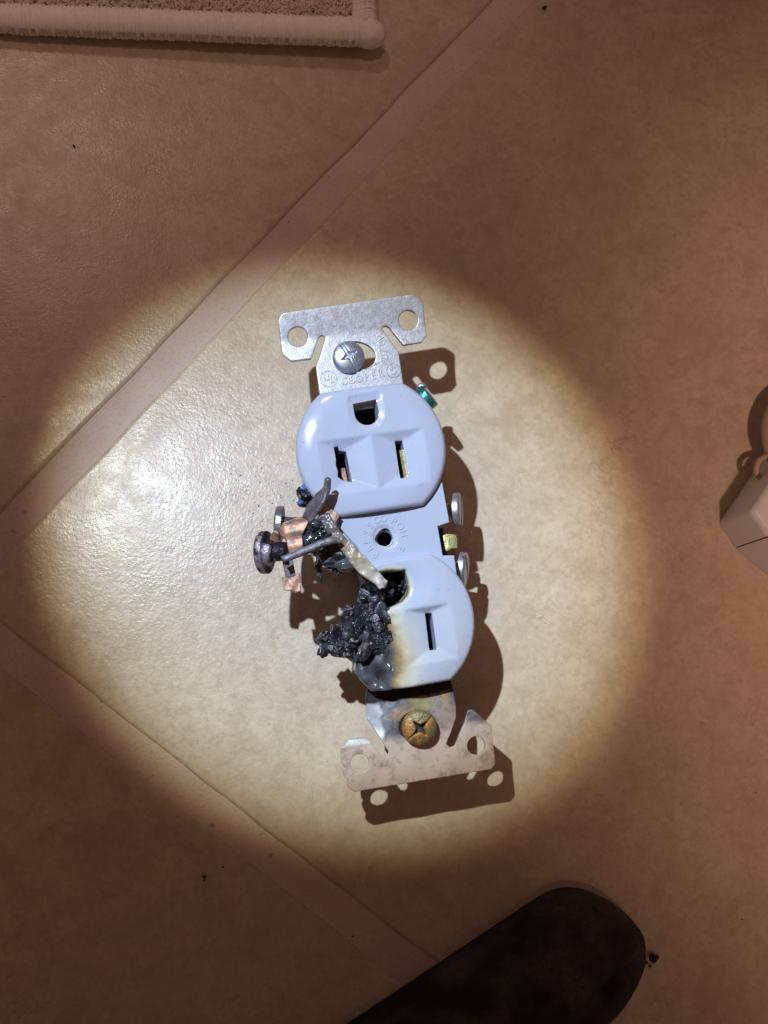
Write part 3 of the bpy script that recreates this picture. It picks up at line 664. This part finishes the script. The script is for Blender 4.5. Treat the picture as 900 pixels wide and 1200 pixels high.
for q in range(34):
    p = (rng.uniform(-17.5, -3), rng.uniform(-26, -13))
    if in_poly(p):
        z = float(crz(np.array([p[0]]), np.array([p[1]]))[0]); crust.append(blob((p[0], p[1], z-.3), rng.uniform(.7, 1.7), 3, .75, 1.1, q*2.3, (1, 1, .75)))
mesh_obj('char_crust', *join(crust), M['char'], outlet, smooth=False)
ml = rounded([(-3.6, -21.5), (-3.0, -26), (-3.2, -30), (-2.6, -33.3), (-4, -33.6), (-8.2, -33.3), (-10.3, -30.6), (-11.2, -28.2), (-10.6, -26.0), (-8.2, -26.3), (-6.4, -23.4), (-5.0, -23.8), (-4.4, -21.2)], .8, 4)
def mlz(x, y): return 2.2+2.0*np.clip((x+10)/8, 0, 1)+fbm(x, y, 4.2, 8.8, 2)*1.6
mesh_obj('melted_plastic', *plate(ml, [], mlz, -2.5, .35, 1.1), M['melt'], outlet)
ch = []
for k in range(26):
    a = rng.uniform(0, 6.28); ch.append(shard((.3+2.6*math.cos(a)*rng.uniform(.3, 1), -11.3+3.0*math.sin(a)*rng.uniform(.3, 1), rng.uniform(-6.5, -2)), rng.uniform(.4, 1.3)))
for k in range(14): ch.append(shard((rng.uniform(2.0, 3.2), rng.uniform(-14, -10), rng.uniform(-1.5, 1.5)), rng.uniform(.3, .8)))
mesh_obj('cavity_char', *join(ch), M['char'], outlet, smooth=False)

# ------------------------------------------------------------------ rug corner at the top of the frame
rug = empty('rug', (0, 0, 0)); tag(rug, 'pale rug corner with a thick overcast yarn border, lying on the brown tile', 'rug')
ZR = 6.3
c_l = at(0, 15, ZR); c_r = at(427, 38, ZR); ed = (c_r-c_l); ed.z = 0; ed.normalize(); en = Vector((-ed.y, ed.x, 0))
c_t = at(425, 0, ZR); sd = (c_t-c_r); sd.z = 0; sd.normalize()
rw, rh = 420.0, 260.0; cor = Vector((c_r.x, c_r.y, ZR))
def rp(a, b, z=0): q = cor-ed*a+sd*b; return Vector((q.x, q.y, ZR+z-2.4*min(1, max(0, a+b*.3)/95)))       # a along the front edge, b up the side
RC = 3.3
core = [rp(0, rh), rp(0, 5)]+[rp(1.6, 1.6)]+[rp(5, 0), rp(rw, 0)]
def windings(path, pitch_, r_core, r_y, name):
    pts = []; L_ = 0; tot = sum((path[i+1]-path[i]).length for i in range(len(path)-1)); n_t = int(tot/pitch_); seg = 14; allp = []
    def at_len(s):
        k = 0
        while k < len(path)-2 and s > (path[k+1]-path[k]).length: s -= (path[k+1]-path[k]).length; k += 1
        d = path[k+1]-path[k]; return path[k]+d.normalized()*s, d.normalized()
    for i in range(n_t*seg):
        s = tot*i/(n_t*seg)+.9*math.cos(2*math.pi*i/seg)+.35*mnoise.noise(Vector((i/seg*1.7, 5.1, 0))); s = min(max(s, 0), tot); p, d = at_len(s); sdv = d.cross(Vector((0, 0, 1))); a = 2*math.pi*i/seg
        w = 1+.09*mnoise.noise(Vector((i/seg*.9, 0, 1.7)))
        lump = .25*mnoise.noise(Vector((s/9, 3.3, 0)))
        allp.append(p+(sdv*math.cos(a)*1.02+Vector((0, 0, 1))*math.sin(a)*.92)*(r_core+lump)*w)
    return sweep(allp, r_y, 5)
front = [rp(-2.5, .4)]+[rp(q, 0) for q in range(10, 171, 20)]; side = [rp(0, 90), rp(0, 1.5)]
mesh_obj('border_yarn', *join([windings(front, 1.0, RC, .60, 'f'), windings(side, 1.0, RC*.93, .60, 's')]), M['yarn'], rug)
mesh_obj('border_core', *join([sweep([rp(-3.2, .4), rp(-1.5, .4), rp(2, .2)]+[rp(q, 0) for q in range(10, 171, 20)]+[rp(rw, 0)], [RC*.72, RC*.98, RC*1.05]+[RC*1.05]*9+[RC], 16), sweep([rp(0, rh), rp(0, 90), rp(0, 1)], [RC+.2, RC*.98, RC*.98], 16), blob(tuple(rp(-1.2, -.2, -.1)), RC*1.16, 4, .10, 2.2, 3.3, (1.15, 1, .95))]), M['yarn'], rug)
bz = [(rp(3, 3.2)), (rp(rw, 3.2)), (rp(rw, rh)), (rp(3, rh))]
mesh_obj('rug_base', *plate([(p.x, p.y) for p in bz][::-1], [], ZR-1.6, 1.5, 14, .8), M['pile'], rug)
def tufts(n, a0, a1, b0, b1, r0, r1, keep):
    A = rng.uniform(a0, a1, n); B = rng.uniform(b0, b1, n); k = keep(A, B); A, B = A[k], B[k]; n = len(A)
    px_ = cor.x-ed.x*A+sd.x*B; py_ = cor.y-ed.y*A+sd.y*B; pz = ZR-2.4*np.clip((A+B*.3)/95, 0, 1)-.6
    r = rng.uniform(r0, r1, n); h = 2.6+rng.normal(0, .3, n); lx = rng.normal(0, .9, n); ly = rng.normal(0, .9, n)
    V = np.zeros((n, 8, 3))
    for q in range(4):
        V[:, q] = np.stack([px_+r*math.cos(q*1.57), py_+r*math.sin(q*1.57), pz], 1)
        V[:, q+4] = np.stack([px_+lx+r*.6*math.cos(q*1.57+.4), py_+ly+r*.6*math.sin(q*1.57+.4), pz+h], 1)
    base = np.array([(0, 1, 5, 4), (1, 2, 6, 5), (2, 3, 7, 6), (3, 0, 4, 7), (4, 5, 6, 7)])
    return V.reshape(-1, 3), [tuple(f) for f in (np.arange(n)[:, None, None]*8+base[None]).reshape(-1, 4)]
near = lambda A, B: (A < 130) & (B < 34)
tag(mesh_obj('pile', *join([tufts(15000, 3.5, 130, 3.4, 34, .5, .75, near), tufts(30000, 3.5, rw-3, 3.4, rh-3, 1.1, 1.6, lambda A, B: ~near(A, B))]), M['pile'], rug), kind='stuff')

# ------------------------------------------------------------------ white plug adapter at the right edge
ad = empty('plug_adapter', (0, 0, 0)); tag(ad, 'white chamfered plastic plug adapter with a moulding seam, cut off by the right edge', 'plug adapter')
q0, q1, q2, q3 = at(842, 613), at(861, 641), at(900, 675), at(885, 549)
e1 = (q3-q0).normalized(); e2 = (q2-q1).normalized()
bpoly = rounded([(q0.x, q0.y), (q1.x, q1.y), tuple((q1+e2*46)[:2]), tuple((q1+e2*46+e1*34)[:2]), tuple((q0+e1*38)[:2])], [1.5, 2.6, 3, 3, 3], 6)
av, af = plate(bpoly, [], 18.5, .25, 6, 1.8, step=2)
# the moulding seam splits it into two shells
s0 = at(862, 642, 0); s1 = s0+Vector((30, 6, 0)); sn = (s1-s0).cross(Vector((0, 0, 1))).normalized()
for sgn in (1, -1):
    bm = bmesh.new(); vs = [bm.verts.new(tuple(q)) for q in av]
    for q in af: bm.faces.new([vs[i] for i in q])
    bmesh.ops.remove_doubles(bm, verts=bm.verts, dist=.001); bmesh.ops.recalc_face_normals(bm, faces=bm.faces)
    r = bmesh.ops.bisect_plane(bm, geom=bm.verts[:]+bm.edges[:]+bm.faces[:], plane_co=s0+sn*sgn*.14, plane_no=sn*sgn, clear_inner=True)
    bmesh.ops.holes_fill(bm, edges=[e for e in bm.edges if e.is_boundary], sides=0)
    bm.verts.index_update(); vv = [tuple(v.co) for v in bm.verts]; ff = [tuple(v.index for v in q.verts) for q in bm.faces]; bm.free()
    mesh_obj('shell', vv, ff, M['adapter'], ad, smooth=False)
def P3(px, py, z): return at(px, py, z)
cd = [P3(899, 561, 8), P3(891, 560, 9), P3(886, 551, 9.5), P3(889, 541, 9.5), P3(897, 535, 9), P3(908, 534, 8), P3(920, 540, 9), P3(945, 560, 5), P3(1000, 600, 2.4), P3(1100, 640, 2.4)]
mesh_obj('cord', *sweep(spline(cd, 60), .75, 12), M['cord'], ad)
pr = [P3(918, 560, 6), P3(907, 535, 7), P3(901, 508, 8), P3(905, 484, 8), P3(920, 462, 8), P3(945, 450, 6), P3(990, 440, 3), P3(1080, 430, 2.5)]
mesh_obj('cord', *sweep(spline(pr, 50), [2.0]*51, 14), M['cord'], ad)

# ------------------------------------------------------------------ black shoe toe, bottom edge
shoe = empty('shoe', (0, 0, 0)); tag(shoe, 'slim rounded toe of a black shoe dusted with grey lint, at the bottom edge', 'shoe')
tip = Vector((57.8, -99.4, 0)); ax = Vector((-.842, -.54, 0)).normalized(); sdv = Vector((ax.y, -ax.x, 0))*-1       # ax runs heelwards, sdv to the right side
LEN = 262.0
def half(u):
    tip_ = lambda q, n: math.sqrt(max(0, 1-(1-min(q/n, 1))**2)); heel = math.sqrt(max(0, 1-max(0, (u-205)/57)**2))
    l = (18.0*tip_(u, 15)+.05*max(0, u-14))*heel
    r = (12.0*tip_(u, 20)+14*(1-math.exp(-max(0, u-18)/70)))*heel
    l = min(l, 26*heel); return l, r
sol = []
us = np.concatenate([np.linspace(0, 1, 26)**2*30, np.linspace(36, LEN-14, 26), LEN-14*np.linspace(.9, 0, 8)**2])
SEG = 40
def shoe_surf(u, a):
    """a runs over the shoe from the left edge (0) to the right edge (1)"""
    l, r = half(u); v = -l+(l+r)*(.5-.5*math.cos(math.pi*a)); c = (r-l)/2; w = (l+r)/2
    top = np.interp(u, [0, 4, 14, 40, 90, 150, 215, 262], [9, 14, 19, 25, 40, 58, 66, 56])
    top = min(top, 6.5+14*math.sqrt(max(0, 1-(1-min(u/20, 1))**2)) if u < 20 else top)
    q = 1-abs((v-c)/max(w, .1))**2.3; h = 6+(top-6)*max(q, 0)**.60
    vc = np.interp(u, [0, 10, 40, 80, 120], [1, 2.5, 4.5, 8, 12])
    h -= 4.2*math.exp(-((v-vc)/2.6)**2)*np.interp(u, [3, 10, 70, 110], [0, 1, 1, 0])*min(1, q*2.4)
    p = tip+ax*u+sdv*v; h += .5*mnoise.noise(Vector((p.x/9, p.y/9, 1)))*min(1, q*3)
    return (p.x, p.y, h)
V = []; Fc = []
for u in us:
    for k in range(SEG+1): V.append(shoe_surf(float(u), k/SEG))
nu = len(us)
for i in range(nu-1):
    for k in range(SEG): Fc.append((i*(SEG+1)+k, (i+1)*(SEG+1)+k, (i+1)*(SEG+1)+k+1, i*(SEG+1)+k+1))
bm = bmesh.new(); vs = [bm.verts.new(q) for q in V]
for q in Fc: bm.faces.new([vs[i] for i in q])
bmesh.ops.remove_doubles(bm, verts=bm.verts, dist=.01); bmesh.ops.recalc_face_normals(bm, faces=bm.faces)
if sum(f_.normal.z for f_ in bm.faces) < 0: bmesh.ops.reverse_faces(bm, faces=bm.faces)
bm.verts.index_update()
up = mesh_obj('upper', [tuple(v.co) for v in bm.verts], [tuple(v.index for v in q.verts) for q in bm.faces], M['shoe'], shoe); bm.free()
op = []
uu = np.concatenate([np.linspace(0, 1, 40)**2*60, np.linspace(70, LEN-8, 16), [LEN]])
for u in uu: p = tip+ax*float(u)+sdv*(-float(half(u)[0])); op.append((p.x, p.y))
for u in uu[::-1][1:-1]: p = tip+ax*float(u)+sdv*float(half(u)[1]); op.append((p.x, p.y))
mesh_obj('sole', *plate(op, [], 6.1, .15, 12, .8, step=4), M['shoe'], shoe)

# ------------------------------------------------------------------ crumbs on the floor
def crumb(px, py, r, label, sq=(1, 1, .7), extra=0):
    p = at(px, py, 0); parts = [shard((0, 0, r*.5), r)]
    for k in range(extra): parts.append(shard((rng.normal(0, r*.7), rng.normal(0, r*.7), r*.5+rng.uniform(0, r*.5)), r*rng.uniform(.35, .7)))
    v, f = join(parts); v[:, 2] -= v[:, 2].min()
    o = mesh_obj('char_crumb', v, f, M['crumb'], smooth=False); o.location = p*MM
    tag(o, label, 'crumb', 'crumbs of char on the tiles'); return o
crumb(763, 1122, 1.25, 'largest black crumb, ragged, just right of the shoe toe', extra=5)
crumb(240, 1027, .75, 'small black crumb on the dark lower left tile', extra=2)
crumb(637, 10, .70, 'small black crumb beside the grout line at the top edge')
crumb(87, 172, .55, 'tiny dark crumb on the upper left tile below the rug')
crumb(261, 1016, .28, 'speck next to the small crumb on the lower left tile')
crumb(413, 1097, .30, 'speck on the grout of the lower joint near the shoe')
sp = []
for k in range(90):
    p = at(rng.normal(322, 26), rng.normal(572, 17), 0); sp.append(shard((p.x, p.y, .05), rng.uniform(.06, .2)))
for k in range(70):
    p = at(rng.uniform(0, 900), rng.uniform(0, 1200), 0); sp.append(shard((p.x, p.y, .04), rng.uniform(.06, .17)))
tag(mesh_obj('soot_specks', *join(sp), M['soot'], smooth=False), 'fine soot specks scattered on the tiles left of the outlet', 'soot', kind='stuff')

SC.render.engine = 'CYCLES'
